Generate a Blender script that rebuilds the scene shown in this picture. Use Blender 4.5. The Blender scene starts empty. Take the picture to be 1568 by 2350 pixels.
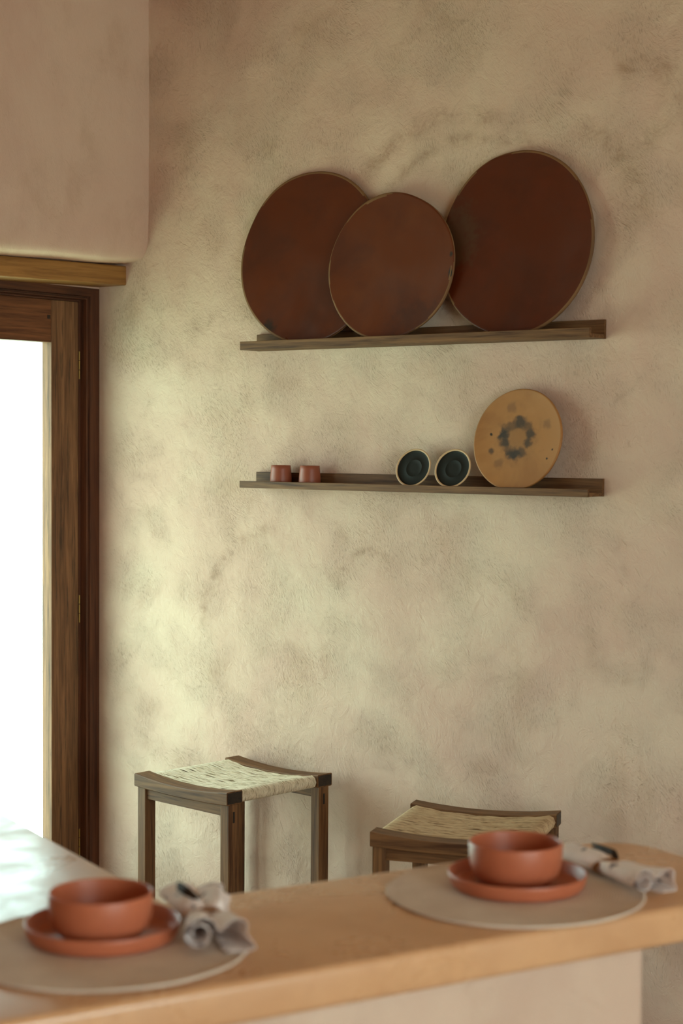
import bpy, bmesh, math, random
from mathutils import Vector, Matrix, noise
PI = math.pi; R = math.radians
S = bpy.context.scene; C = S.collection
random.seed(7)

# ------------------------------------------------------------ camera
cam_d = bpy.data.cameras.new('camera'); cam = bpy.data.objects.new('camera', cam_d); C.objects.link(cam); S.camera = cam
F = 3980.0
cam_d.sensor_fit = 'HORIZONTAL'; cam_d.sensor_width = 24.0; cam_d.lens = F/1568*24.0
cam_d.clip_start = 0.05; cam_d.clip_end = 100
YAW, PITCH, ROLL = R(38.05), R(2.30), R(0.34)
fwd = Vector((-math.sin(YAW)*math.cos(PITCH), math.cos(YAW)*math.cos(PITCH), -math.sin(PITCH)))
rgt = Vector((math.cos(YAW), math.sin(YAW), 0)); dwn = fwd.cross(rgt)
r2 = math.cos(ROLL)*rgt - math.sin(ROLL)*dwn; d2 = math.sin(ROLL)*rgt + math.cos(ROLL)*dwn
m = Matrix((r2, -d2, -fwd)).transposed().to_4x4(); m.translation = Vector((0, -3.9, 1.6)); cam.matrix_world = m
cam_d.dof.use_dof = True; cam_d.dof.focus_distance = 4.85; cam_d.dof.aperture_fstop = 3.2

# ------------------------------------------------------------ world and light
W = bpy.data.worlds.new('world'); S.world = W; W.use_nodes = True
nt = W.node_tree; nt.nodes.clear()
wo = nt.nodes.new('ShaderNodeOutputWorld'); bg = nt.nodes.new('ShaderNodeBackground')
tc = nt.nodes.new('ShaderNodeTexCoord'); sp = nt.nodes.new('ShaderNodeSeparateXYZ'); mr = nt.nodes.new('ShaderNodeMapRange'); rp = nt.nodes.new('ShaderNodeValToRGB')
nt.links.new(tc.outputs['Generated'], sp.inputs[0]); nt.links.new(sp.outputs['Z'], mr.inputs[0]); mr.inputs[1].default_value = -1; mr.inputs[2].default_value = 1
nt.links.new(mr.outputs[0], rp.inputs[0]); nt.links.new(rp.outputs[0], bg.inputs[0]); nt.links.new(bg.outputs[0], wo.inputs[0])
rp.color_ramp.elements[0].color = (0.62, 0.88, 0.66, 1); rp.color_ramp.elements[0].position = 0.25   # sunlit garden below the horizon
rp.color_ramp.elements[1].color = (0.69, 0.945, 0.95, 1); rp.color_ramp.elements[1].position = 0.56
bg.inputs[1].default_value = 9.2

def area(name, loc, rot, sx, sy, col, power, portal=False):
    l = bpy.data.lights.new(name, 'AREA'); l.shape = 'RECTANGLE'; l.size = sx; l.size_y = sy; l.color = col; l.energy = power
    o = bpy.data.objects.new(name, l); C.objects.link(o); o.location = loc; o.rotation_euler = rot
    if portal: l.cycles.is_portal = True
    return o
area('door_daylight_portal', (-4.13, -1.0, 1.05), (0, R(-90), 0), 1.9, 1.95, (1, 1, 1), 1, portal=True)
area('side_window_daylight', (2.47, -3.4, 1.55), (0, R(90), 0), 1.7, 2.6, (1.0, 0.86, 0.84), 42)
S.view_settings.view_transform = 'Standard'; S.view_settings.look = 'None'; S.view_settings.gamma = 1; S.view_settings.exposure = 0.0
S.view_settings.use_curve_mapping = False
try: S.cycles.use_denoising = True; S.cycles.max_bounces = 10; S.cycles.diffuse_bounces = 6
except Exception: pass

# ------------------------------------------------------------ materials
def srgb(r, g, b):
    f = lambda c: (c/255/12.92) if c/255 <= 0.04045 else ((c/255+0.055)/1.055)**2.4
    return (f(r), f(g), f(b), 1)
class Mat:
    def __init__(s, name, rough=0.5, spec=0.5):
        s.m = bpy.data.materials.new(name); s.m.use_nodes = True; s.t = s.m.node_tree; s.t.nodes.clear()
        s.out = s.n('ShaderNodeOutputMaterial'); s.b = s.n('ShaderNodeBsdfPrincipled'); s.l(s.b.outputs[0], s.out.inputs[0])
        s.b.inputs['Roughness'].default_value = rough; s.b.inputs['Specular IOR Level'].default_value = spec
        s.tc = s.n('ShaderNodeTexCoord').outputs['Object']
    def n(s, t, **k):
        x = s.t.nodes.new(t)
        for a, b in k.items(): setattr(x, a, b)
        return x
    def l(s, a, b): s.t.links.new(a, b)
    def map(s, scale=(1, 1, 1), rot=(0, 0, 0), loc=(0, 0, 0), src=None):
        x = s.n('ShaderNodeMapping'); s.l(src or s.tc, x.inputs[0]); x.inputs['Scale'].default_value = scale; x.inputs['Rotation'].default_value = rot; x.inputs['Location'].default_value = loc
        return x.outputs[0]
    def noise(s, vec, scale, detail=4, rough=0.55, dist=0.0):
        x = s.n('ShaderNodeTexNoise'); s.l(vec, x.inputs['Vector']); x.inputs['Scale'].default_value = scale; x.inputs['Detail'].default_value = detail
        x.inputs['Roughness'].default_value = rough; x.inputs['Distortion'].default_value = dist
        return x.outputs['Fac']
    def ramp(s, fac, stops):
        x = s.n('ShaderNodeValToRGB'); s.l(fac, x.inputs[0]); e = x.color_ramp.elements
        while len(e) < len(stops): e.new(0.5)
        for i, (p, c) in enumerate(stops): e[i].position = p; e[i].color = c if len(c) == 4 else (*c, 1)
        return x.outputs[0]
    def rng(s, fac, a, b, c=0.0, d=1.0, smooth=False):
        x = s.n('ShaderNodeMapRange'); s.l(fac, x.inputs[0])
        if smooth: x.interpolation_type = 'SMOOTHSTEP'
        for i, v in enumerate((a, b, c, d)): x.inputs[i+1].default_value = v
        return x.outputs[0]
    def math(s, op, a, b=None):
        x = s.n('ShaderNodeMath', operation=op)
        for i, v in enumerate((a, b)):
            if v is None: continue
            if isinstance(v, (int, float)): x.inputs[i].default_value = v
            else: s.l(v, x.inputs[i])
        return x.outputs[0]
    def mix(s, f, a, b, mode='MIX'):
        x = s.n('ShaderNodeMix', data_type='RGBA', blend_type=mode)
        for i, v in ((0, f), (6, a), (7, b)):
            if isinstance(v, (int, float, tuple)): x.inputs[i].default_value = v
            else: s.l(v, x.inputs[i])
        return x.outputs[2]
    def color(s, v):
        if isinstance(v, tuple): s.b.inputs['Base Color'].default_value = v
        else: s.l(v, s.b.inputs['Base Color'])
    def bump(s, h, strength=0.3, dist=0.01, prev=None):
        x = s.n('ShaderNodeBump'); s.l(h, x.inputs['Height']); x.inputs['Strength'].default_value = strength; x.inputs['Distance'].default_value = dist
        if prev: s.l(prev, x.inputs['Normal'])
        return x.outputs[0]
    def normal(s, v): s.l(v, s.b.inputs['Normal'])

def plaster(name, base, light, stain, marks=False, bump=1.0):
    M = Mat(name, 0.85, 0.2)
    sep = M.n('ShaderNodeSeparateXYZ'); M.l(M.tc, sep.inputs[0])
    u = M.math('ADD', sep.outputs[0], sep.outputs[1]); cmb = M.n('ShaderNodeCombineXYZ'); M.l(u, cmb.inputs[0]); M.l(sep.outputs[2], cmb.inputs[1]); M.l(sep.outputs[1], cmb.inputs[2])
    uv = cmb.outputs[0]
    big = M.noise(uv, 1.6, 5, 0.6, 0.6); mid = M.noise(uv, 5.0, 8, 0.68, 0.45)
    col = M.mix(M.rng(big, 0.35, 0.68, smooth=True), base, light)
    col = M.mix(M.math('MULTIPLY', M.rng(mid, 0.48, 0.78, smooth=True), 0.34), col, stain)
    # direction-varying short trowel strokes
    wob = M.n('ShaderNodeTexNoise'); M.l(uv, wob.inputs['Vector']); wob.inputs['Scale'].default_value = 2.2; wob.inputs['Detail'].default_value = 2
    add = M.n('ShaderNodeVectorMath', operation='MULTIPLY_ADD'); M.l(wob.outputs['Color'], add.inputs[0]); add.inputs[1].default_value = (0.28, 0.28, 0); M.l(uv, add.inputs[2])
    r1 = M.map((1, 1, 1), (0, 0, R(-28)), src=add.outputs[0])
    s1 = M.noise(M.map((290, 62, 1), src=r1), 1.0, 4, 0.65)
    r2_ = M.map((1, 1, 1), (0, 0, R(-46)), src=add.outputs[0])
    s2 = M.noise(M.map((70, 11, 1), (0, 0, 0), (3, 5, 0), src=r2_), 1.0, 4, 0.6)
    gate = M.rng(M.noise(uv, 5.0, 3, 0.6), 0.36, 0.62, smooth=True)
    pits = M.math('MULTIPLY', M.rng(s1, 0.54, 0.74), gate)
    scr = M.math('MULTIPLY', M.rng(s2, 0.64, 0.78), M.rng(M.noise(uv, 3.1, 3, 0.6), 0.45, 0.62))
    mk = M.math('MAXIMUM', pits, scr)
    col = M.mix(M.math('MULTIPLY', mk, 0.24), col, stain)
    if marks:
        def arc(cx, cz, rad, wid, az0, az1, amt, c, sx=1.0):
            nonlocal col
            # distance field ring, limited to an angular sector, broken up by noise
            p = M.map((sx, 1, 0), (0, 0, 0), (-cx*sx, -cz, 0), src=uv)
            sub = M.n('ShaderNodeVectorMath', operation='MULTIPLY_ADD'); M.l(wob.outputs['Color'], sub.inputs[0]); sub.inputs[1].default_value = (0.05, 0.05, 0); M.l(p, sub.inputs[2])
            ln = M.n('ShaderNodeVectorMath', operation='LENGTH'); M.l(sub.outputs[0], ln.inputs[0])
            d = M.math('ABSOLUTE', M.math('SUBTRACT', ln.outputs['Value'], rad))
            ring = M.rng(d, 0.0, wid, 1.0, 0.0, smooth=True)
            s_ = M.n('ShaderNodeSeparateXYZ'); M.l(sub.outputs[0], s_.inputs[0])
            an = M.math('ARCTAN2', s_.outputs[1], s_.outputs[0])
            w = M.math('MULTIPLY', M.rng(an, az0-0.25, az0+0.1, smooth=True), M.rng(an, az1-0.1, az1+0.25, 1.0, 0.0, smooth=True))
            br = M.rng(M.noise(r1 if False else uv, 11, 6, 0.75, 0.4), 0.36, 0.70, smooth=True)
            f = M.math('MULTIPLY', M.math('MULTIPLY', ring, w), M.math('MULTIPLY', br, amt))
            col = M.mix(f, col, c)
        brown = srgb(128, 92, 62)
        arc(-2.66, 2.12, 0.38, 0.045, 0.9, 2.4, 0.60, brown)
        arc(-2.60, 2.08, 0.36, 0.03, 1.2, 2.6, 0.48, brown)
        arc(-2.34, 2.20, 0.25, 0.05, 0.0, 1.2, 0.48, brown)
        arc(-2.92, 1.20, 0.12, 0.02, 1.0, 3.0, 0.48, brown)
        arc(-3.38, 1.25, 0.20, 0.025, -1.2, 1.0, 0.0, brown)
        arc(-2.10, 2.48, 0.10, 0.06, -1.5, 2.0, 0.45, brown)
        arc(-3.25, 1.05, 0.32, 0.03, 1.8, 3.0, 0.5, brown)
    M.color(col)
    big_b = M.noise(uv, 4.5, 3, 0.5); fine = M.noise(uv, 160, 3, 0.6)
    n1 = M.bump(big_b, 0.35*bump, 0.03)
    n2 = M.bump(M.noise(uv, 24, 5, 0.65, 0.8), 0.5*bump, 0.010, n1)
    n3 = M.bump(M.math('SUBTRACT', M.math('MULTIPLY', s1, M.math('ADD', M.math('MULTIPLY', gate, 0.8), 0.5)), mk), 1.0*bump, 0.0028, n2)
    n4 = M.bump(fine, 0.22*bump, 0.0012, n3)
    M.normal(n4)
    return M.m

def wood(name, dark, lite, axis, rough=0.5, spec=0.4, wear=None, fine=1.0):
    M = Mat(name, rough, spec)
    sc = {'x': (3, 60, 60), 'y': (60, 3, 60), 'z': (60, 60, 3)}[axis]
    oi = M.n('ShaderNodeObjectInfo'); ad = M.n('ShaderNodeVectorMath', operation='ADD'); M.l(M.tc, ad.inputs[0])
    sc3 = M.n('ShaderNodeVectorMath', operation='SCALE'); sc3.inputs[0].default_value = (7.3, 5.1, 9.7); M.l(oi.outputs['Random'], sc3.inputs['Scale']); M.l(sc3.outputs[0], ad.inputs[1])
    v = M.map(sc, src=ad.outputs[0]); v2 = M.map(tuple(q*3.2 for q in sc), src=ad.outputs[0])
    g = M.noise(v, 1.0, 4, 0.6, 0.8); h = M.noise(v2, 1.0, 3, 0.6)
    f = M.math('ADD', M.math('MULTIPLY', g, 0.7), M.math('MULTIPLY', h, 0.3))
    col = M.ramp(f, [(0.36, dark), (0.64, lite)])
    if wear: 
        w = M.rng(M.noise(M.map(tuple(q*1.3 for q in sc), src=ad.outputs[0]), 1.0, 5, 0.7), 0.56, 0.66)
        col = M.mix(M.math('MULTIPLY', w, 0.75), col, wear)
    M.color(col); M.normal(M.bump(f, 0.35*fine, 0.0015))
    return M.m

def ceramic(name, col, rough, spec=0.5, var=None, amt=0.5, sc=6.0, bump=0.08):
    M = Mat(name, rough, spec)
    if var: M.color(M.mix(M.math('MULTIPLY', M.rng(M.noise(M.tc, sc, 4, 0.6, 0.5), 0.4, 0.7, smooth=True), amt), col, var))
    else: M.color(col)
    M.normal(M.bump(M.noise(M.tc, 90, 3), bump, 0.001))
    return M

PLASTER = plaster('pink_clay_plaster', srgb(206, 172, 152), srgb(216, 190, 166), srgb(172, 136, 106), marks=True)
PLASTER_L = plaster('bulkhead_plaster', srgb(206, 172, 152), srgb(214, 184, 162), srgb(178, 142, 116), bump=0.4)
PLASTER_B = plaster('counter_plaster', srgb(200, 168, 146), srgb(208, 180, 156), srgb(186, 150, 122), bump=0.5)
MF = Mat('brown_floor', 0.5); MF.color(srgb(150, 112, 82)); FLOOR = MF.m
MC = Mat('ceiling_plaster', 0.9, 0.1); MC.color(srgb(196, 160, 130)); CEIL = MC.m
WX = wood('walnut_x', srgb(72, 44, 25), srgb(128, 90, 56), 'x', .62, .25); WY = wood('walnut_y', srgb(72, 44, 25), srgb(128, 90, 56), 'y', .62, .25); WZ = wood('walnut_z', srgb(72, 44, 25), srgb(128, 90, 56), 'z', .62, .25)
DARKW = wood('dark_end_grain', srgb(26, 18, 13), srgb(48, 34, 24), 'x')
DY = wood('door_wood_y', srgb(80, 44, 25), srgb(128, 80, 48), 'y', .6, .3); DZ = wood('door_wood_z', srgb(84, 54, 34), srgb(136, 96, 64), 'z', .6, .3, wear=srgb(50, 36, 26))
FZ = wood('frame_wood_z', srgb(60, 32, 20), srgb(98, 56, 34), 'z'); FY = wood('frame_wood_y', srgb(60, 32, 20), srgb(98, 56, 34), 'y')
LY = wood('lintel_wood', srgb(118, 78, 36), srgb(164, 116, 60), 'y')

# ------------------------------------------------------------ helpers
def link(name, me, mat, parent=None, smooth=False):
    o = bpy.data.objects.new(name, me); C.objects.link(o)
    if mat and not me.materials: me.materials.append(mat)
    if parent: o.parent = parent
    if smooth:
        for p in me.polygons: p.use_smooth = True
    return o
def obj(name, bm, mat, parent=None, smooth=False, loc=None, rot=None):
    bmesh.ops.recalc_face_normals(bm, faces=bm.faces)
    me = bpy.data.meshes.new(name); bm.to_mesh(me); bm.free()
    o = link(name, me, mat, parent, smooth)
    if loc: o.location = loc
    if rot: o.rotation_euler = rot
    return o
def tag(o, label=None, cat=None, group=None, kind=None):
    if label: o['label'] = label
    if cat: o['category'] = cat
    if group: o['group'] = group
    if kind: o['kind'] = kind
    return o
def thing(name, label, cat, loc=(0, 0, 0), rz=0, group=None):
    o = bpy.data.objects.new(name, None); C.objects.link(o); o.location = loc; o.rotation_euler = (0, 0, rz); o.empty_display_size = 0.05
    return tag(o, label, cat, group)
def copy_tree(o, parent=None):
    c = o.copy(); C.objects.link(c)
    if parent: c.parent = parent
    for ch in [x for x in S.objects if x.parent == o]: copy_tree(ch, c)
    return c
def box(bm, x0, x1, y0, y1, z0, z1, bev=0.0, seg=2):
    vs = [bm.verts.new((x, y, z)) for x in (x0, x1) for y in (y0, y1) for z in (z0, z1)]
    fs = [bm.faces.new([vs[i] for i in q]) for q in ((0, 1, 3, 2), (4, 6, 7, 5), (0, 4, 5, 1), (2, 3, 7, 6), (0, 2, 6, 4), (1, 5, 7, 3))]
    if bev:
        es = list({e for f in fs for e in f.edges}); bmesh.ops.bevel(bm, geom=es, offset=bev, segments=seg, profile=0.6, affect='EDGES')
    return bm
def bx(*a, bev=0.0, seg=2): return box(bmesh.new(), *a, bev=bev, seg=seg)
def lathe(prof, n=96, cap=True, bm=None):
    bm = bm or bmesh.new(); rings = []
    for r, z in prof:
        if r < 1e-6: rings.append([bm.verts.new((0, 0, z))])
        else: rings.append([bm.verts.new((r*math.cos(2*PI*i/n), r*math.sin(2*PI*i/n), z)) for i in range(n)])
    for a, b in zip(rings, rings[1:]):
        for i in range(n):
            j = (i+1) % n
            if len(a) == 1 and len(b) == 1: continue
            if len(a) == 1: bm.faces.new((a[0], b[i], b[j]))
            elif len(b) == 1: bm.faces.new((a[i], a[j], b[0]))
            else: bm.faces.new((a[i], a[j], b[j], b[i]))
    return bm
def tube(bm, pts, rad, n=6, cap=True, close=False):
    pts = [Vector(p) for p in pts]; rings = []; up = None; N = len(pts)
    for i, p in enumerate(pts):
        a = pts[(i-1) % N] if (close or i > 0) else p; b = pts[(i+1) % N] if (close or i < N-1) else p
        t = (b-a).normalized()
        if up is None: up = t.orthogonal().normalized()
        up = (up - t*up.dot(t)).normalized(); s = t.cross(up); r = rad(i/(N-1)) if callable(rad) else rad
        rings.append([bm.verts.new(p + r*(math.cos(2*PI*k/n)*up + math.sin(2*PI*k/n)*s)) for k in range(n)])
    pr = list(zip(rings, rings[1:])) + ([(rings[-1], rings[0])] if close else [])
    for a, b in pr:
        for k in range(n): bm.faces.new((a[k], a[(k+1) % n], b[(k+1) % n], b[k]))
    if cap and not close: bm.faces.new(rings[0]); bm.faces.new(rings[-1])
    return bm
def smooth_by_angle(o, ang=35):
    me = o.data
    for p in me.polygons: p.use_smooth = True
    bm = bmesh.new(); bm.from_mesh(me)
    for e in bm.edges:
        if len(e.link_faces) == 2 and e.calc_face_angle(0) > R(ang): e.smooth = False
    bm.to_mesh(me); bm.free(); return o

# ------------------------------------------------------------ room shell
XL, XR, YF, ZC = -4.04, 2.5, -7.0, 3.6
def struct(name, bm, mat, smooth=False): return tag(obj(name, bm, mat, None, smooth), kind='structure')
tag(struct('floor', bx(-4.4, XR+.2, YF-.2, .3, -.1, 0), FLOOR), 'plain brown floor of the room, hidden behind the counter')
struct('ceiling', bx(-4.4, XR+.2, YF-.2, .3, ZC, ZC+.15), CEIL)
tag(struct('wall_back', bx(-4.15, XR+.2, 0, .25, 0, ZC), PLASTER), 'rough pink and cream clay plaster wall carrying the two shelves')
struct('wall_front', bx(-4.4, XR+.2, YF-.25, YF, 0, ZC), PLASTER)
# right wall with a window opening
bm = bmesh.new(); wy0, wy1, wz0, wz1 = -4.8, -2.0, 0.65, 2.45
for a in ((YF, wy0, 0, ZC), (wy1, 0, 0, ZC), (wy0, wy1, 0, wz0), (wy0, wy1, wz1, ZC)): box(bm, XR, XR+.25, *a)
struct('wall_right', bm, PLASTER)
# left wall: thick bulkhead above the lintel, wall beyond the door opening
DY0 = -1.93                                                     # far jamb of the double door
bm = bmesh.new()
prof = [(-4.35, ZC), (-3.82, ZC)] + [(-3.82, 2.26 + .03*k) for k in range(44, 0, -1)] + [(-3.82, 2.235)]
for k in range(1, 9):
    a = k/8*PI/2; prof.append((-3.82 - .030*(.6*(1-math.cos(a))+.4*k/8), 2.225 - .058*(.6*math.sin(a)+.4*k/8)))
prof += [(-3.90, 2.157), (-3.95, 2.155), (-4.02, 2.15), (-4.10, 2.15), (-4.35, 2.15)]
NY = 150; rings = []
for j in range(NY+1):
    y = 0.0 + (YF)*(j/NY)**1.6
    row = []
    for i, (x, z) in enumerate(prof):
        dx = dz = 0
        if 1 <= i < len(prof)-1 and x > -4.0:
            dx = 0.006*noise.noise(Vector((y*3.0, z*2.5, 1.7))) + 0.0025*noise.noise(Vector((y*14, z*11, 5)))
            dz = 0.006*noise.noise(Vector((y*4.0, x*9, 9.1))) if z < 2.3 else 0
        tl = 0.030*min(1, -y/1.0)*(1 if z < 2.3 else 0)          # the old edge is not quite level
        row.append(bm.verts.new((x+dx, y, z+dz-tl)))
    rings.append(row)
for a, b in zip(rings, rings[1:]):
    for i in range(len(prof)): bm.faces.new((a[i], a[(i+1) % len(prof)], b[(i+1) % len(prof)], b[i]))
bm.faces.new(rings[0]); bm.faces.new(rings[-1])
box(bm, -4.35, XL-.01, YF, DY0, 0, 2.16); box(bm, -4.35, XL-.1105, DY0, 0, 2.03, 2.16); box(bm, -4.3, XL-.001, YF, 0, 2.0845, 2.16)
o = struct('wall_left', bm, PLASTER_L); smooth_by_angle(o, 40)
tag(o, 'pinkish plaster wall block overhanging the door with a rounded lower edge')
# timber lintel over the door
bm = bx(0, .16, DY0-.25, .02, -.03, .031, bev=.006, seg=3)
o = obj('trim_1', bm, LY, None, True, loc=(-4.08, 0, 2.120), rot=(R(1.3), 0, 0)); smooth_by_angle(o, 50)
tag(o, 'honey brown timber lintel beam above the door', kind='structure')

# ------------------------------------------------------------ glazed door
door = thing('door_1', 'brown wooden double glazed door blown out with white daylight', None)
tag(door, kind='structure')
def grooved(bm, y0, y1, z0, z1, horizontal=False): pass
# frame: jamb against the back wall and head, mitred, with a stepped inner rebate
def jamb(name, outline, mat):
    bm = bmesh.new(); (a, b, c, d) = outline                      # (y,z) outer0, outer1, inner1, inner0
    steps = [(0.0, 0.0), (0.58, 0.0), (0.62, -.006), (0.72, -.006), (0.76, 0.002), (0.84, 0.002), (0.88, -.022), (1.0, -.022)]
    prev = None
    for t, dx in steps:
        p = [(XL+dx, a[0]+(d[0]-a[0])*t, a[1]+(d[1]-a[1])*t), (XL+dx, b[0]+(c[0]-b[0])*t, b[1]+(c[1]-b[1])*t)]
        cur = [bm.verts.new(q) for q in p]
        if prev: bm.faces.new((prev[0], prev[1], cur[1], cur[0]))
        prev = cur
    back = [bm.verts.new((XL-.11, q[0], q[1])) for q in (a, b, c, d)]
    bm.verts.ensure_lookup_table(); v = list(bm.verts); f0, f1, l0, l1 = v[0], v[1], prev[0], prev[1]
    bm.faces.new((f0, f1, back[1], back[0])); bm.faces.new((l0, l1, back[2], back[3])); bm.faces.new(back)
    seq0 = [v[2*i] for i in range(len(steps))]; seq1 = [v[2*i+1] for i in range(len(steps))]
    bm.faces.new(seq0+[back[3], back[0]]); bm.faces.new(seq1+[back[2], back[1]])
    return obj(name, bm, mat, door)
ZT, ZI, FW = 2.084, 2.040, 0.070
jamb('frame_jamb', ((0.0, 0.0), (0.0, ZT), (-FW, ZI), (-FW, 0.0)), FZ)
jamb('frame_head', ((0.0, ZT), (DY0, ZT), (DY0+FW, ZI), (-FW, ZI)), FY)
jamb('frame_jamb', ((DY0, ZT), (DY0, 0.0), (DY0+FW, 0.0), (DY0+FW, ZI)), FZ)
# leaves
MG = Mat('door_glass'); g = MG.n('ShaderNodeBsdfTransparent'); g.inputs[0].default_value = (0.97, 0.99, 0.96, 1)
gl = MG.n('ShaderNodeBsdfGlossy'); gl.inputs['Roughness'].default_value = 0.02; lw = MG.n('ShaderNodeFresnel'); lw.inputs[0].default_value = 1.5
mx = MG.n('ShaderNodeMixShader'); gm = MG.n('ShaderNodeNewGeometry'); MG.l(MG.math('MULTIPLY', lw.outputs[0], MG.math('SUBTRACT', 1.0, gm.outputs['Backfacing'])), mx.inputs[0]); MG.l(g.outputs[0], mx.inputs[1]); MG.l(gl.outputs[0], mx.inputs[2]); MG.l(mx.outputs[0], MG.out.inputs[0])
MB = Mat('aged_brass', 0.35); MB.color(srgb(170, 140, 80)); MB.b.inputs['Metallic'].default_value = 0.9; BRASS = MB.m
X1, X0 = XL-.018, XL-.062                                          # leaf faces
def leaf(ya, yb, hinge_side):                                      # ya > yb
    z0, z1 = 0.01, ZI-.001
    obj('stile', bx(X0, X1, ya-.114, ya, z0, z1, bev=.0025), DZ, door)
    obj('stile', bx(X0, X1, yb, yb+.114, z0, z1, bev=.0025), DZ, door)
    obj('top_rail', bx(X0, X1-.0006, yb+.1145, ya-.1145, 1.906, z1, bev=.0025), DY, door)
    obj('bottom_rail', bx(X0, X1-.0006, yb+.1145, ya-.1145, z0, 0.26, bev=.0025), DY, door)
    obj('glass_pane', bx(X1-.017, X1-.013, yb+.1147, ya-.1147, .2602, 1.9058), MG.m, door)
mid = DY0/2
leaf(-FW-.004, mid+.001, 1); leaf(mid-.001, DY0+FW+.004, -1)
obj('door_stop', bx(X0-.016, X0-.001, DY0+FW, -FW, ZI-.018, ZI+.01), FY, door); obj('door_stop', bx(X0-.016, X0-.001, -FW-.016, -FW+.01, 0, ZI-.0185), FZ, door)
for z in (1.841, 1.066, 0.315):
    hb = bmesh.new(); zz = z-.045
    for k in range(3): lathe([(0, 0), (.0022, 0), (.0022, .027), (0, .027)], 12, bm=hb); bmesh.ops.translate(hb, verts=hb.verts[-26:], vec=(0, 0, k*.030))
    obj('hinge', hb, BRASS, door, loc=(XL-.016, -FW-.002, zz))
for z in (1.985, ):
    obj('peg', bx(X1-.002, X1+.0008, -.205, -.193, z-.006, z+.006, bev=.001), DARKW, door)

# ------------------------------------------------------------ wall shelves
def shelf(z, zlip, zback, label):
    t = thing('wall_shelf', label, 'shelf', (-2.783, 0, z))
    L = .5835
    obj('back_board', bx(-L, L, -.0105, -.001, 0, zback-z, bev=.0012), WX, t)
    obj('shelf_board', bx(-L+.0005, L-.0005, -.0765, -.0108, 0.0005, .011, bev=.0008), WX, t)
    obj('front_lip', bx(-L, L, -.085, -.077, 0, zlip-z, bev=.0012), WX, t)
    return t
shelf(1.867, 1.892, 1.916, 'upper brown wooden ledge shelf holding three big terracotta platters')
shelf(1.4655, 1.4855, 1.511, 'lower brown wooden ledge shelf holding cups, two saucers and a tan griddle plate')

# ------------------------------------------------------------ ceramics on shelves
def disc_bm(D, t, dome, n=128, wob=0.0, seed=0, rim=0.0):
    r = D/2; h = t
    prof = [(0, -h/2), (r*.5, -h/2), (r*.94, -h*.35), (r*.99, -h*.12), (r, h*.12), (r*.995, h*.42), (r*.985, h*.5), (r*.97, h*.5+dome*.02-rim*.2), (r*.95, h*.5+dome*.10-rim)]
    for k in range(1, 12):
        q = 1-k/12; prof.append((r*.95*q, h*.5 + dome*(1-.9*q**3) - rim))
    prof.append((0, h*.5+dome-rim))
    bm = lathe(prof, n)
    for v in bm.verts:
        a = math.atan2(v.co.y, v.co.x); k = 1 + wob*noise.noise(Vector((math.cos(a)*1.3, math.sin(a)*1.3, seed)))
        v.co.x *= k; v.co.y *= k
        v.co.z += wob*.12*noise.noise(Vector((v.co.x*4, v.co.y*4, seed+4)))
    return bm
def lean_matrix(cx, y0, z0, D, lean, yaw=0.0, sx=1.0):
    # disc local z -> out of the wall (-Y), local y -> up
    up = Vector((0, math.sin(lean), math.cos(lean))); nrm = Vector((0, -math.cos(lean), math.sin(lean))); xx = up.cross(nrm)
    mm = Matrix((xx, up, nrm)).transposed(); mm = Matrix.Rotation(yaw, 3, 'Z') @ mm
    c = Vector((cx, y0, z0)) + D/2*(mm @ Vector((0, 1, 0)))
    M4 = (mm @ Matrix.Diagonal((sx, 1, 1))).to_4x4(); M4.translation = c
    return M4
def clay(name, base, dark, warm, rough=.33, smoke=None):
    M = Mat(name, rough, 0.35)
    c = M.mix(M.math('MULTIPLY', M.rng(M.noise(M.tc, 4.5, 4, 0.6, 0.6), 0.42, 0.68, smooth=True), .7), base, dark)
    c = M.mix(M.math('MULTIPLY', M.rng(M.noise(M.map((1, 1, 1), loc=(4, 2, 1)), 6.0, 3, 0.6), 0.5, 0.75, smooth=True), .6), c, warm)
    for (x, y, r, s, amt, cc) in (smoke or ()):
        p = M.map((s, 1, 0), (0, 0, 0), (-x*s, -y, 0)); nz = M.n('ShaderNodeTexNoise'); M.l(M.tc, nz.inputs['Vector']); nz.inputs['Scale'].default_value = 42; nz.inputs['Detail'].default_value = 4
        ad = M.n('ShaderNodeVectorMath', operation='MULTIPLY_ADD'); M.l(nz.outputs['Color'], ad.inputs[0]); ad.inputs[1].default_value = (r*1.7, r*1.7, 0); M.l(p, ad.inputs[2])
        of = M.n('ShaderNodeVectorMath', operation='SUBTRACT'); M.l(ad.outputs[0], of.inputs[0]); of.inputs[1].default_value = (r*.85, r*.85, 0)
        ln = M.n('ShaderNodeVectorMath', operation='LENGTH'); M.l(of.outputs[0], ln.inputs[0])
        c = M.mix(M.math('MULTIPLY', M.rng(ln.outputs['Value'], r*.35, r*1.1, 1.0, 0.0, smooth=True), amt), c, cc)
    M.color(c); M.normal(M.bump(M.noise(M.tc, 60, 4), .10, .001)); M.l(M.rng(M.noise(M.tc, 9, 3), .3, .7, rough-.06, rough+.10), M.b.inputs['Roughness'])
    return M.m
blk = srgb(34, 26, 20)
RIMM = ceramic('raw_clay_rim', srgb(120, 84, 52), .7, .3, srgb(80, 54, 34)).m
def rimmed(me, rim_mat, r0, t):
    me.materials.append(rim_mat)
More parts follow.
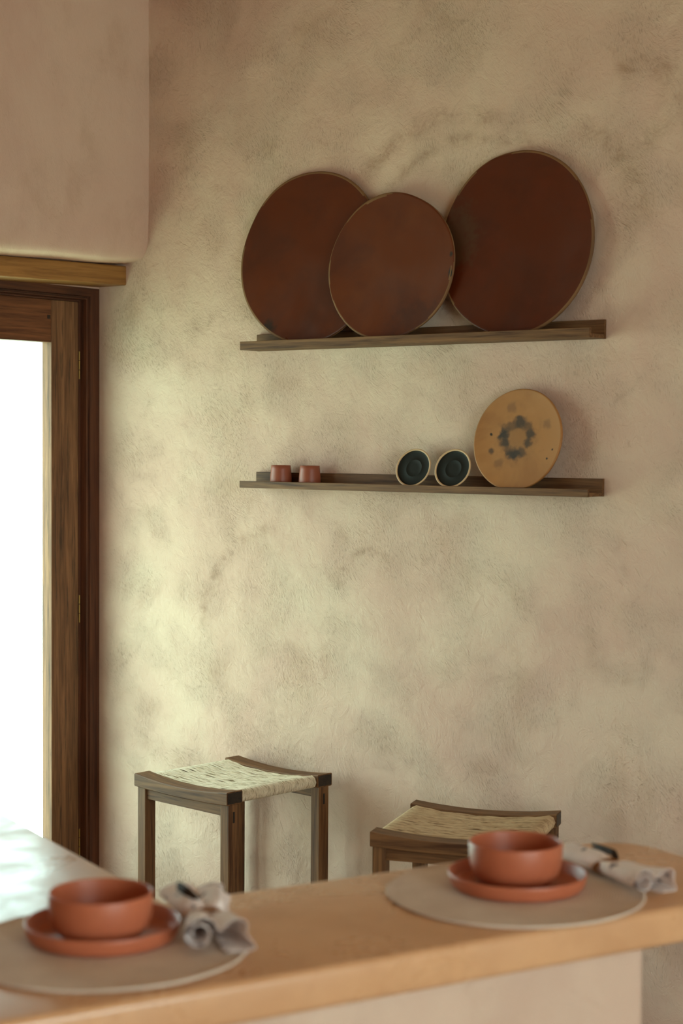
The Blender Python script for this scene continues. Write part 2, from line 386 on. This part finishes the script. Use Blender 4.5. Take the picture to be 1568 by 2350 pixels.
def platter(name, label, cx, y0, z0, D, lean, sx, mat, seed, dome=-.007, yaw=0.0, t=.012, rim_mat=None, group=None, rim=0.0, wob=.03):
    bm = disc_bm(D, t, dome, wob=wob, seed=seed, rim=rim)
    for f in bm.faces:
        f.smooth = True
    o = obj(name, bm, mat, None, True); o.matrix_world = lean_matrix(cx, y0, z0, D, lean, yaw, sx)
    if rim_mat:
        o.data.materials.append(rim_mat)
        for p in o.data.polygons:
            rr = math.hypot(p.center.x, p.center.y)
            if rr > D/2*.972 and abs(p.center.z) < t*.52: p.material_index = 1
    return tag(o, label, name.replace('_', ' ').split()[-1], group)
TC1 = clay('terracotta_left', srgb(84, 34, 10), srgb(68, 28, 11), srgb(96, 42, 14), smoke=((-.135, -.20, .028, .8, .9, blk),))
TC2 = clay('terracotta_middle', srgb(94, 44, 20), srgb(72, 32, 18), srgb(106, 54, 26), smoke=((.198, -.03, .018, 1.5, .95, srgb(22, 34, 34)), (.10, -.15, .07, .7, .5, srgb(60, 32, 26)), (.196, .02, .010, 1.5, .8, srgb(22, 34, 34))))
TC3 = clay('terracotta_right', srgb(80, 31, 8), srgb(66, 26, 9), srgb(92, 34, 10), smoke=((-.19, .03, .10, 1.2, .5, srgb(78, 60, 40)),))
platter('terracotta_platter', 'large dark terracotta platter at the shelf end nearest the door', -3.151, -.047, 1.879, .498, .080, 1.035, TC1, 1.0, rim_mat=RIMM)
platter('terracotta_platter', 'largest dark terracotta platter, on the shelf end away from the door', -2.458, -.047, 1.879, .488, .080, .975, TC3, 5.0, rim_mat=RIMM)
platter('terracotta_platter', 'smaller terracotta platter with dark edge chip, leaning in front of the two others', -2.847, -.0675, 1.879, .408, .075, 1.05, TC2, 9.0, rim_mat=RIMM)
# tan griddle plate with a ring of smoke marks
ink = srgb(44, 40, 38)
sm = [(-.044, .014, .021, .9, 1.0, ink), (-.040, -.008, .017, 1, .9, ink), (.000, .047, .023, 1, .9, ink), (.036, .014, .019, 1.1, .9, ink), (.033, -.008, .016, 1, .85, ink), (-.010, -.037, .023, .8, 1.0, ink), (.015, -.033, .016, .8, .7, ink), (-.024, .036, .020, .8, .6, ink), (.024, .036, .019, .9, .6, ink), (-.030, -.026, .016, .9, .55, ink), (0, 0.004, .075, 1, .28, srgb(96, 70, 44))]
sm += [(-.084, .0135, .0055, 1, 1, blk), (-.078, -.030, .010, 1, .75, ink), (.110, -.027, .0035, 1, 1, blk), (.096, -.049, .0040, 1, 1, blk), (.084, .040, .016, 1, .35, ink), (-.050, -.066, .016, 1, .35, ink), (-.028, .088, .018, 1, .35, ink)]
TAN = clay('tan_clay', srgb(164, 112, 62), srgb(140, 90, 46), srgb(176, 128, 78), .5, smoke=sm)
platter('griddle_plate', 'tan clay griddle plate with a ring of black smoke marks', -2.434, -.068, 1.4765, .271, .19, 1.0, TAN, 13.0, dome=-.006, t=.014, wob=.015)
# two saucers
BLKG = ceramic('black_glaze', srgb(30, 29, 23), .6, .15).m; CREAM = ceramic('cream_rim', srgb(196, 160, 120), .5, .4).m
def saucer(label, cx):
    t = thing('saucer', label, 'saucer', group='black saucers on the lower shelf')
    t.matrix_world = lean_matrix(cx, -.069, 1.4775, .111, .30, .0, 1.06)
    obj('saucer_body', lathe([(0, -.006), (.030, -.006), (.046, -.001), (.0535, .0035), (.0545, .0055), (.0535, .0068), (.0510, .0068), (.0487, .0050), (.0487, .0036)], 72), CREAM, t, True)
    obj('glazed_well', lathe([(.0489, .0053), (.0472, .0028), (.0445, .0020), (.036, .0016), (.0255, .0014), (.0246, .0019), (.0236, .0019), (.0226, .0012), (.012, .0012), (0, .0012)], 72), BLKG, t, True)
    return t
saucer('black saucer with cream rim, the one closer to the cups', -2.760)
saucer('black saucer with cream rim, the one beside the tan griddle plate', -2.630)
# two cups
CUPM = ceramic('cup_terracotta', srgb(146, 78, 54), .45, .4, srgb(128, 64, 42), .5).m
def cup(label, x):
    prof = [(0, 0), (.026, 0), (.0305, .003), (.0318, .010), (.0315, .020), (.0290, .044), (.0280, .0555), (.0270, .0560), (.0260, .0550), (.0272, .040), (.0290, .018), (.027, .006), (.018, .004), (0, .004)]
    return tag(obj('cup', lathe(prof, 64), CUPM, None, True, loc=(x, -.043, 1.4768)), label, 'cup', 'terracotta cups on the lower shelf')
cup('small terracotta cup at the door end of the lower shelf', -3.243)
cup('small terracotta cup between its twin and the black saucers', -3.135)

# ------------------------------------------------------------ stools
cordM = Mat('palm_cord', .85, .2)
cv = cordM.noise(cordM.map((18, 330, 60)), 1.0, 3, .7)
cordM.color(cordM.ramp(cv, [(.34, srgb(150, 130, 100)), (.46, srgb(212, 194, 166)), (.7, srgb(236, 222, 198))]))
cordM.normal(cordM.bump(cv, .5, .002)); CORD = cordM.m
def saddle(x): return -.013*(1-(x/.193)**2)
def make_stool():
    t = thing('bar_stool', '', 'stool')
    H = .66; hx, hy = .193, .203; rw = .058
    for s in (-1, 1):
        # curved side rail: concave top
        bm = bmesh.new(); n = 24; prev = None
        y_out, y_in = s*hy, s*(hy-rw)
        for i in range(n+1):
            x = -hx + 2*hx*i/n; z1 = H + saddle(x); z0 = H - .036 + saddle(x)*.45
            c = .0025
            ring = [bm.verts.new((x, y, z)) for y, z in ((y_out, z0+c), (y_out-s*c, z0), (y_in+s*c, z0), (y_in, z0+c), (y_in, z1-c), (y_in+s*c, z1), (y_out-s*c, z1), (y_out, z1-c))]
            if prev:
                for k in range(8): bm.faces.new((prev[k], prev[(k+1) % 8], ring[(k+1) % 8], ring[k]))
            else: bm.faces.new(ring)
            prev = ring
        bm.faces.new(prev)
        rail = obj('seat_rail', bm, WX, t); smooth_by_angle(rail, 25)
        for e in (-1, 1):                                              # through tenons in the rail face and dark end grain
            obj('tenon', bx(e*(hx-.031)-.012, e*(hx-.031)+.012, y_out-.003*s if s < 0 else y_out-.003, y_out+.0006*s if s > 0 else y_out+.003, H-.0165, H-.0095, bev=0), DARKW, rail)
            obj('end_grain', bx(e*hx-.0008 if e < 0 else hx-.001, e*hx+.001 if e < 0 else hx+.0008, min(y_out, y_in)+.003, max(y_out, y_in)-.003, H-.033, H-.003), DARKW, rail)
        # apron under the rail
        obj('apron', bx(-hx+.036, hx-.036, s*(hy-.026)-.010, s*(hy-.026)+.010, H-.070, H-.0365, bev=.001), WX, t)
        for e in (-1, 1):
            xa, xb = sorted((e*(hx-.003), e*(hx-.036))); ya, yb = sorted((s*(hy-.010), s*(hy-.048)))
            lg = obj('leg', bx(xa, xb, ya, yb, 0, H-.0365, bev=.0018), WZ, t)
            xo = e*(hx-.003)
            obj('tenon', bx(min(xo, xo+e*.0007)-.001*(e > 0), max(xo, xo+e*.0007)+.001*(e < 0), s*(hy-.029)-.0035, s*(hy-.029)+.0035, H-.086, H-.056, bev=0), DARKW, lg)
        obj('stretcher', bx(-hx+.0365, hx-.0365, s*(hy-.029)-.008, s*(hy-.029)+.008, .10, .132, bev=.001), WX, t)
    for e in (-1, 1):
        obj('stretcher', bx(e*(hx-.02)-.008, e*(hx-.02)+.008, -hy+.0485, hy-.0485, .15, .182, bev=.001), WY, t)
        obj('cross_bar', bx(e*(hx-.022)-.012, e*(hx-.022)+.012, -hy+.0585, hy-.0585, H-.032, H-.010, bev=.003), WY, t)
    # woven cord seat: cords run along the rails and wrap round the end bars
    rnd = random.Random(3); bm = bmesh.new(); ny = 62; y0, y1 = -hy+.0600, hy-.0600
    for j in range(ny):
        y = y0 + (y1-y0)*(j+.5)/ny; pts = []; ph = rnd.uniform(0, 6); lift = rnd.uniform(-.0012, .0014)
        xe = hx - .006
        def top(x): return H - .004 + saddle(x)*1.15 + .004*math.cos(PI*y/(2*y1))
        A = []
        for k in range(5): # end roll, left, from below to above
            a = -PI/2 - PI*(k/4); A.append((-xe+.012+.014*math.cos(a), y, H-.020+.0155*math.sin(a)))
        Bp = []
        nseg = 22
        for k in range(1, nseg):
            x = (-xe+.018) + 2*(xe-.018)*k/nseg
            Bp.append((x, y+.0014*math.sin(ph+x*40+j*.7), top(x)+lift+.0011*math.sin(ph*2+x*75)+rnd.uniform(-.0005, .0005)))
        Cc = []
        for k in range(5):
            a = PI/2 - PI*(k/4); Cc.append((xe-.012+.014*math.cos(a), y, H-.020+.0155*math.sin(a)))
        pts = A+Bp+Cc
        tube(bm, pts, .0024, 5)
    st = obj('woven_seat', bm, CORD, t, True); tag(st, kind='stuff'); st['label'] = 'pale woven palm cord seat'
    ub = bmesh.new()
    box(ub, -hx+.03, hx-.03, y0, y1, H-.026, H-.0225)
    obj('seat_base', ub, CORD, t)
    return t
s1 = make_stool(); s1.location = (-3.253, -.235, 0); s1.rotation_euler.z = R(-5.6)
s1['label'] = 'brown wooden stool with pale cream woven seat beside the glazed door'; s1['group'] = 'wooden bar stools along the plaster wall'
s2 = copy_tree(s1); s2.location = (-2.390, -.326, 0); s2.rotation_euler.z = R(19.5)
s2['label'] = 'wooden stool with tan woven seat, set at an angle, partly hidden behind the terracotta bowl'

for o_ in s2.children:                                             # second stool is less lit: that shade is painted in as tan cords
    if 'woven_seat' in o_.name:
        o_.data = o_.data.copy(); m2 = CORD.copy(); m2.name = 'shaded_palm_cord'; o_.data.materials[0] = m2
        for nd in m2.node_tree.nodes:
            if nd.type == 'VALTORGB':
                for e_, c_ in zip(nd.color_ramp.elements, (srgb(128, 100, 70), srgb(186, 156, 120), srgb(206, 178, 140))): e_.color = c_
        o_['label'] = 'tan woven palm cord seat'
# ------------------------------------------------------------ counter
e1 = Vector((.3660, .9306, 0)).normalized(); e2 = Vector((-e1.y, e1.x, 0)); O = Vector((-1.405, -2.064, 0)); ANG = math.atan2(e1.y, e1.x)
# local frame: x along the counter (away from the camera), y towards the back
ctr = thing('breakfast_counter', 'L shaped tan polished plaster counter with a rounded end', 'counter', O, ANG)
MT = Mat('polished_tan_plaster', .28, .5)
c = MT.mix(MT.rng(MT.noise(MT.tc, 3.5, 5, .6, .6), .35, .7, smooth=True), srgb(196, 146, 104), srgb(210, 160, 116))
c = MT.mix(MT.math('MULTIPLY', MT.rng(MT.noise(MT.tc, 12, 5, .65, .8), .5, .75, smooth=True), .35), c, srgb(176, 126, 86))
MT.color(c); MT.l(MT.rng(MT.noise(MT.tc, 6, 5, .65, .5), .35, .7, .22, .46), MT.b.inputs['Roughness'])
MT.normal(MT.bump(MT.noise(MT.tc, 7, 4, .6), .12, .01, MT.bump(MT.noise(MT.tc, 70, 3), .08, .001)))
def rounded_poly(pts):
    out = []; n = len(pts)
    for i, (p, r) in enumerate(pts):
        a = Vector(pts[i-1][0]); b = Vector(p); d = Vector(pts[(i+1) % n][0])
        if r == 0: out.append(b); continue
        u = (a-b).normalized(); v = (d-b).normalized(); ang = u.angle(v); L = r/math.tan(ang/2)
        p0 = b+u*L; p1 = b+v*L; cc = b+(u+v).normalized()*(r/math.sin(ang/2))
        a0 = math.atan2(p0.y-cc.y, p0.x-cc.x); a1 = math.atan2(p1.y-cc.y, p1.x-cc.x); da = (a1-a0+PI) % (2*PI)-PI
        for k in range(13): out.append(Vector((cc.x+r*math.cos(a0+da*k/12), cc.y+r*math.sin(a0+da*k/12))))
    return out
def slab(poly, z0, z1, bev):
    bm = bmesh.new(); lo = [bm.verts.new((p.x, p.y, z0)) for p in poly]; hi = [bm.verts.new((p.x, p.y, z1)) for p in poly]; n = len(poly)
    bm.faces.new(lo[::-1]); top = bm.faces.new(hi)
    for i in range(n): bm.faces.new((lo[i], lo[(i+1) % n], hi[(i+1) % n], hi[i]))
    bmesh.ops.recalc_face_normals(bm, faces=bm.faces)
    if bev: bmesh.ops.bevel(bm, geom=list(bm.faces[1].edges)+list(bm.faces[0].edges), offset=bev, segments=5, profile=.5, affect='EDGES')
    bmesh.ops.triangulate(bm, faces=[f for f in bm.faces if len(f.verts) > 4])
    return bm
top = rounded_poly([((-.86, 0), .03), ((.80, 0), .07), ((.80, .406), .10), ((-.095, .406), .0), ((-.095, 1.75), .03), ((-.86, 1.75), .03)])
o = obj('countertop', slab(top, .842, .9, .011), MT.m, ctr); smooth_by_angle(o, 30)
base = rounded_poly([((-.83, .018), 0), ((.520, .018), .015), ((.520, .375), .015), ((-.125, .375), 0), ((-.125, 1.70), 0), ((-.83, 1.70), 0)])
o = obj('base_wall', slab(base, 0, .8415, 0), PLASTER_B, ctr); smooth_by_angle(o, 30); o['label'] = 'paler pinkish plaster base under the counter top'

# ------------------------------------------------------------ place settings
MM = Mat('woven_mat', .9, .15)
ln = MM.n('ShaderNodeVectorMath', operation='LENGTH'); MM.l(MM.tc, ln.inputs[0])
wv = MM.math('SINE', MM.math('MULTIPLY', ln.outputs['Value'], 1400))
cc = MM.mix(MM.rng(MM.noise(MM.tc, 14, 4, .6), .35, .7), srgb(206, 184, 164), srgb(220, 200, 180))
MM.color(MM.mix(MM.rng(MM.noise(MM.tc, 420, 2), .4, .65, 0, .35), cc, srgb(176, 150, 128))); MM.normal(MM.bump(MM.math('ADD', wv, MM.noise(MM.tc, 500, 2)), .35, .0012)); MATM = MM.m
def placemat(label, x, y, seed):
    r = .2; prof = [(0, .0006), (r-.01, .0006), (r-.003, .0004), (r, .0022), (r+.0006, .0036), (r-.0012, .0052), (r-.004, .0057), (r-.0075, .0053), (r-.009, .0048)]
    prof += [(q, .0048) for q in (.18, .16, .13, .10, .06, .03)] + [(0, .0048)]
    bm = lathe(prof, 140)
    for v in bm.verts:
        a = math.atan2(v.co.y, v.co.x); k = 1+.010*noise.noise(Vector((math.cos(a)*2, math.sin(a)*2, seed))); rr = math.hypot(v.co.x, v.co.y)
        v.co.x *= k; v.co.y *= k
        if rr > .17: v.co.z += max(0, .0018*(.35+noise.noise(Vector((math.cos(a)*1.5, math.sin(a)*1.5, seed+3)))))*(rr-.17)/.03
    return tag(obj('placemat', bm, MATM, None, True, loc=(x, y, .9002)), label, 'placemat', 'round woven placemats on the counter')
placemat('round beige woven placemat at the counter end away from the door', -1.43, -1.63, 1)
placemat('round beige woven placemat closest to the glossy counter arm, partly out of frame', -1.712, -2.236, 6)
TERR = ceramic('terracotta_glaze', srgb(178, 98, 66), .42, .45, srgb(166, 88, 58), .5, sc=14).m
def plate(label, x, y):
    prof = [(0, 0), (.094, 0), (.101, .002), (.1055, .008), (.1085, .020), (.1092, .0245), (.1085, .0256), (.1070, .0256), (.1058, .0245), (.1030, .0105), (.099, .0060), (.092, .0050), (.05, .0050), (0, .0050)]
    return tag(obj('plate', lathe(prof, 128), TERR, None, True, loc=(x, y, .9052)), label, 'plate', 'terracotta plates on the placemats')
plate('terracotta rimmed plate on the placemat at the rounded counter end', -1.440, -1.607)
plate('terracotta rimmed plate on the placemat nearer the glossy counter arm', -1.741, -2.212)
def bowl(label, x, y, s=1.0):
    prof = [(0, 0), (.040, 0), (.046, .0015), (.058, .007), (.0665, .016), (.0712, .029), (.0732, .045), (.0738, .062), (.0733, .0648), (.0720, .0660), (.0705, .0648), (.0700, .060), (.0690, .045), (.0665, .030), (.0610, .018), (.050, .0095), (.030, .0062), (0, .0055)]
    return tag(obj('bowl', lathe([(a*s, b*s) for a, b in prof], 128), TERR, None, True, loc=(x, y, .9104)), label, 'bowl', 'terracotta bowls on the plates')
bowl('terracotta bowl stacked on the plate at the rounded counter end', -1.447, -1.602, 1.0)
bowl('terracotta bowl stacked on the plate nearer the glossy counter arm', -1.733, -2.224, .985)

# ------------------------------------------------------------ napkins
NM = Mat('linen', .9, .15)
sp1 = NM.rng(NM.noise(NM.tc, 38, 3, .5), .63, .67)
NM.color(NM.mix(NM.math('MULTIPLY', sp1, .85), NM.mix(NM.rng(NM.noise(NM.tc, 20, 4), .35, .7), srgb(222, 208, 202), srgb(236, 222, 214)), srgb(70, 60, 74)))
NM.normal(NM.bump(NM.noise(NM.tc, 500, 2), .3, .001, NM.bump(NM.noise(NM.map((6, 40, 40)), 1.0, 3), .4, .004))); LIN = NM.m
TW = Mat('jute_twine', .9, .1); TW.color(srgb(138, 92, 58)); TWM = TW.m
DK = Mat('dark_bark', .8, .2); DK.color(srgb(46, 30, 18)); DKM = DK.m
def napkin_section(kind):
    P = []
    if kind == 'double':        # spiral on one side, open wave on the other
        cx, cz = -.0190, .0235
        for k in range(30):
            t = k/29; a = R(200) - t*R(560); r = .0075 + .0145*t
            P.append((cx+r*math.cos(a), cz+r*math.sin(a)*.98))
        # ends near angle -360 -> right side; go over the dip and down the open loop
        for x, z in ((.006, .028), (.011, .034), (.018, .040), (.026, .041), (.032, .037), (.033, .030), (.031, .023), (.034, .016), (.040, .010), (.042, .0045), (.036, .0018), (.022, .0015), (.006, .0018)):
            P.append((x, z))
    else:                        # single loose roll
        for k in range(52):
            t = k/51; a = R(40) + t*R(900); r = .006 + .0155*t
            P.append((r*math.cos(a)*1.12, .0225+r*math.sin(a)*.96))
    return P
def napkin(label, near, far, kind, twine_at, scale, seed, zoff):
    def hs(q): return 1 if kind == 'single' else 1-.30*max(0, (q-.5)/.5)
    near = Vector(near); far = Vector(far); ax = (far-near); L = ax.length; ax.normalize(); rz = math.atan2(ax.y, ax.x)
    t = thing('rolled_napkin', label, 'napkin', (near.x, near.y, near.z), rz, 'twine tied linen napkins on the counter')
    # local x runs from the near end to the far end, local -y is to the viewer's right
    sec = napkin_section(kind); bm = bmesh.new(); n = 44; prev = None
    for i in range(n+1):
        q = i/n; x = L*q
        pinch = 1 - (.42 if kind == 'single' else (.52 if zoff else .30))*math.exp(-((q-twine_at)/.085)**2); flare = 1 + (.15 if kind == 'single' else .38)*max(0, 1-q/.3)**1.3 + (.2 if kind == 'single' else (.55 if zoff else .15))*max(0, (q-.55)/.45)**1.2
        k = scale*pinch*flare
        ring = []
        for j, (u, w) in enumerate(sec):
            nv = noise.noise_vector(Vector((q*4, j*.12, seed)))*.0028*(1.2 if q < .2 or q > .8 else 1)
            edge = .010*noise.noise(Vector((j*.16, seed, i*.0)))*(max(0, 1-q/.15) + max(0, (q-.85)/.15)*1.0)
            cz = .020
            ring.append(bm.verts.new((x+edge+nv.x, -(u*k)+nv.y, max(.0012, (w-.004)*(k if q < twine_at else k/flare)*hs(q)*.98 + .003 + nv.z + zoff*q))))
        if prev:
            for j in range(len(sec)-1): bm.faces.new((prev[j], prev[j+1], ring[j+1], ring[j]))
        prev = ring
    o = obj('napkin_cloth', bm, LIN, t, True)
    so = o.modifiers.new('thickness', 'SOLIDIFY'); so.thickness = .0016; so.offset = 0
    sb = o.modifiers.new('smooth', 'SUBSURF'); sb.levels = 1; sb.render_levels = 1
    # twine: two turns and a dark sprig tucked into the knot
    bm = bmesh.new(); wy = max(abs(p[0]) for p in sec)*(.60 if kind == 'single' else (.56 if zoff else .74))*scale; hz = .0205*scale
    for dx in (-.0045, .0, .0050):
        tube(bm, [(L*twine_at+dx+.0018*math.sin(a*2), -(wy+.0032)*math.cos(a)-(.003 if kind == 'double' else 0), hz*.62+(hz*.62+.0020)*math.sin(a)+.0035) for a in [2*PI*k/36 for k in range(36)]], .0018, 6, close=True)
    obj('twine', bm, TWM, t, True)
    return t, L
n2, L2 = napkin('linen napkin roll tied with twine at the rounded counter end', (-1.245, -1.520, .9078), (-1.487, -1.396, .9078), 'double', .50, .70, 2.0, 0)
n1, L1 = napkin('linen napkin in an open double roll beside the bowl nearer the door', (-1.560, -2.174, .9080), (-1.768, -2.000, .9080), 'double', .44, .92, 8.0, .001)
def sprig(parent, pts, r):
    bm = bmesh.new()
    rnd = random.Random(5)
    for k in range(7):
        off = Vector((rnd.uniform(-1, 1), rnd.uniform(-1, 1), rnd.uniform(-.6, 1)))*r*.55
        tube(bm, [Vector(p)+off*(.4+.9*i/len(pts)) for i, p in enumerate(pts)], lambda q: r*.42*(1-.45*q), 6)
    return obj('sprig', bm, DKM, parent, True)
sprig(n2, [(L2*.52, -.022, .024), (L2*.60, -.032, .026), (L2*.72, -.040, .022), (L2*.88, -.046, .018)], .009)['label'] = 'dark brown clump for the shaded hole between the napkin lobes'
sprig(n1, [(L1*.56, .010, .036), (L1*.64, .018, .040), (L1*.74, .026, .041)], .011)['label'] = 'dark brown clump for the shaded hole between the napkin lobes'  # dark clump stands in for the shaded hole between the cloth lobes
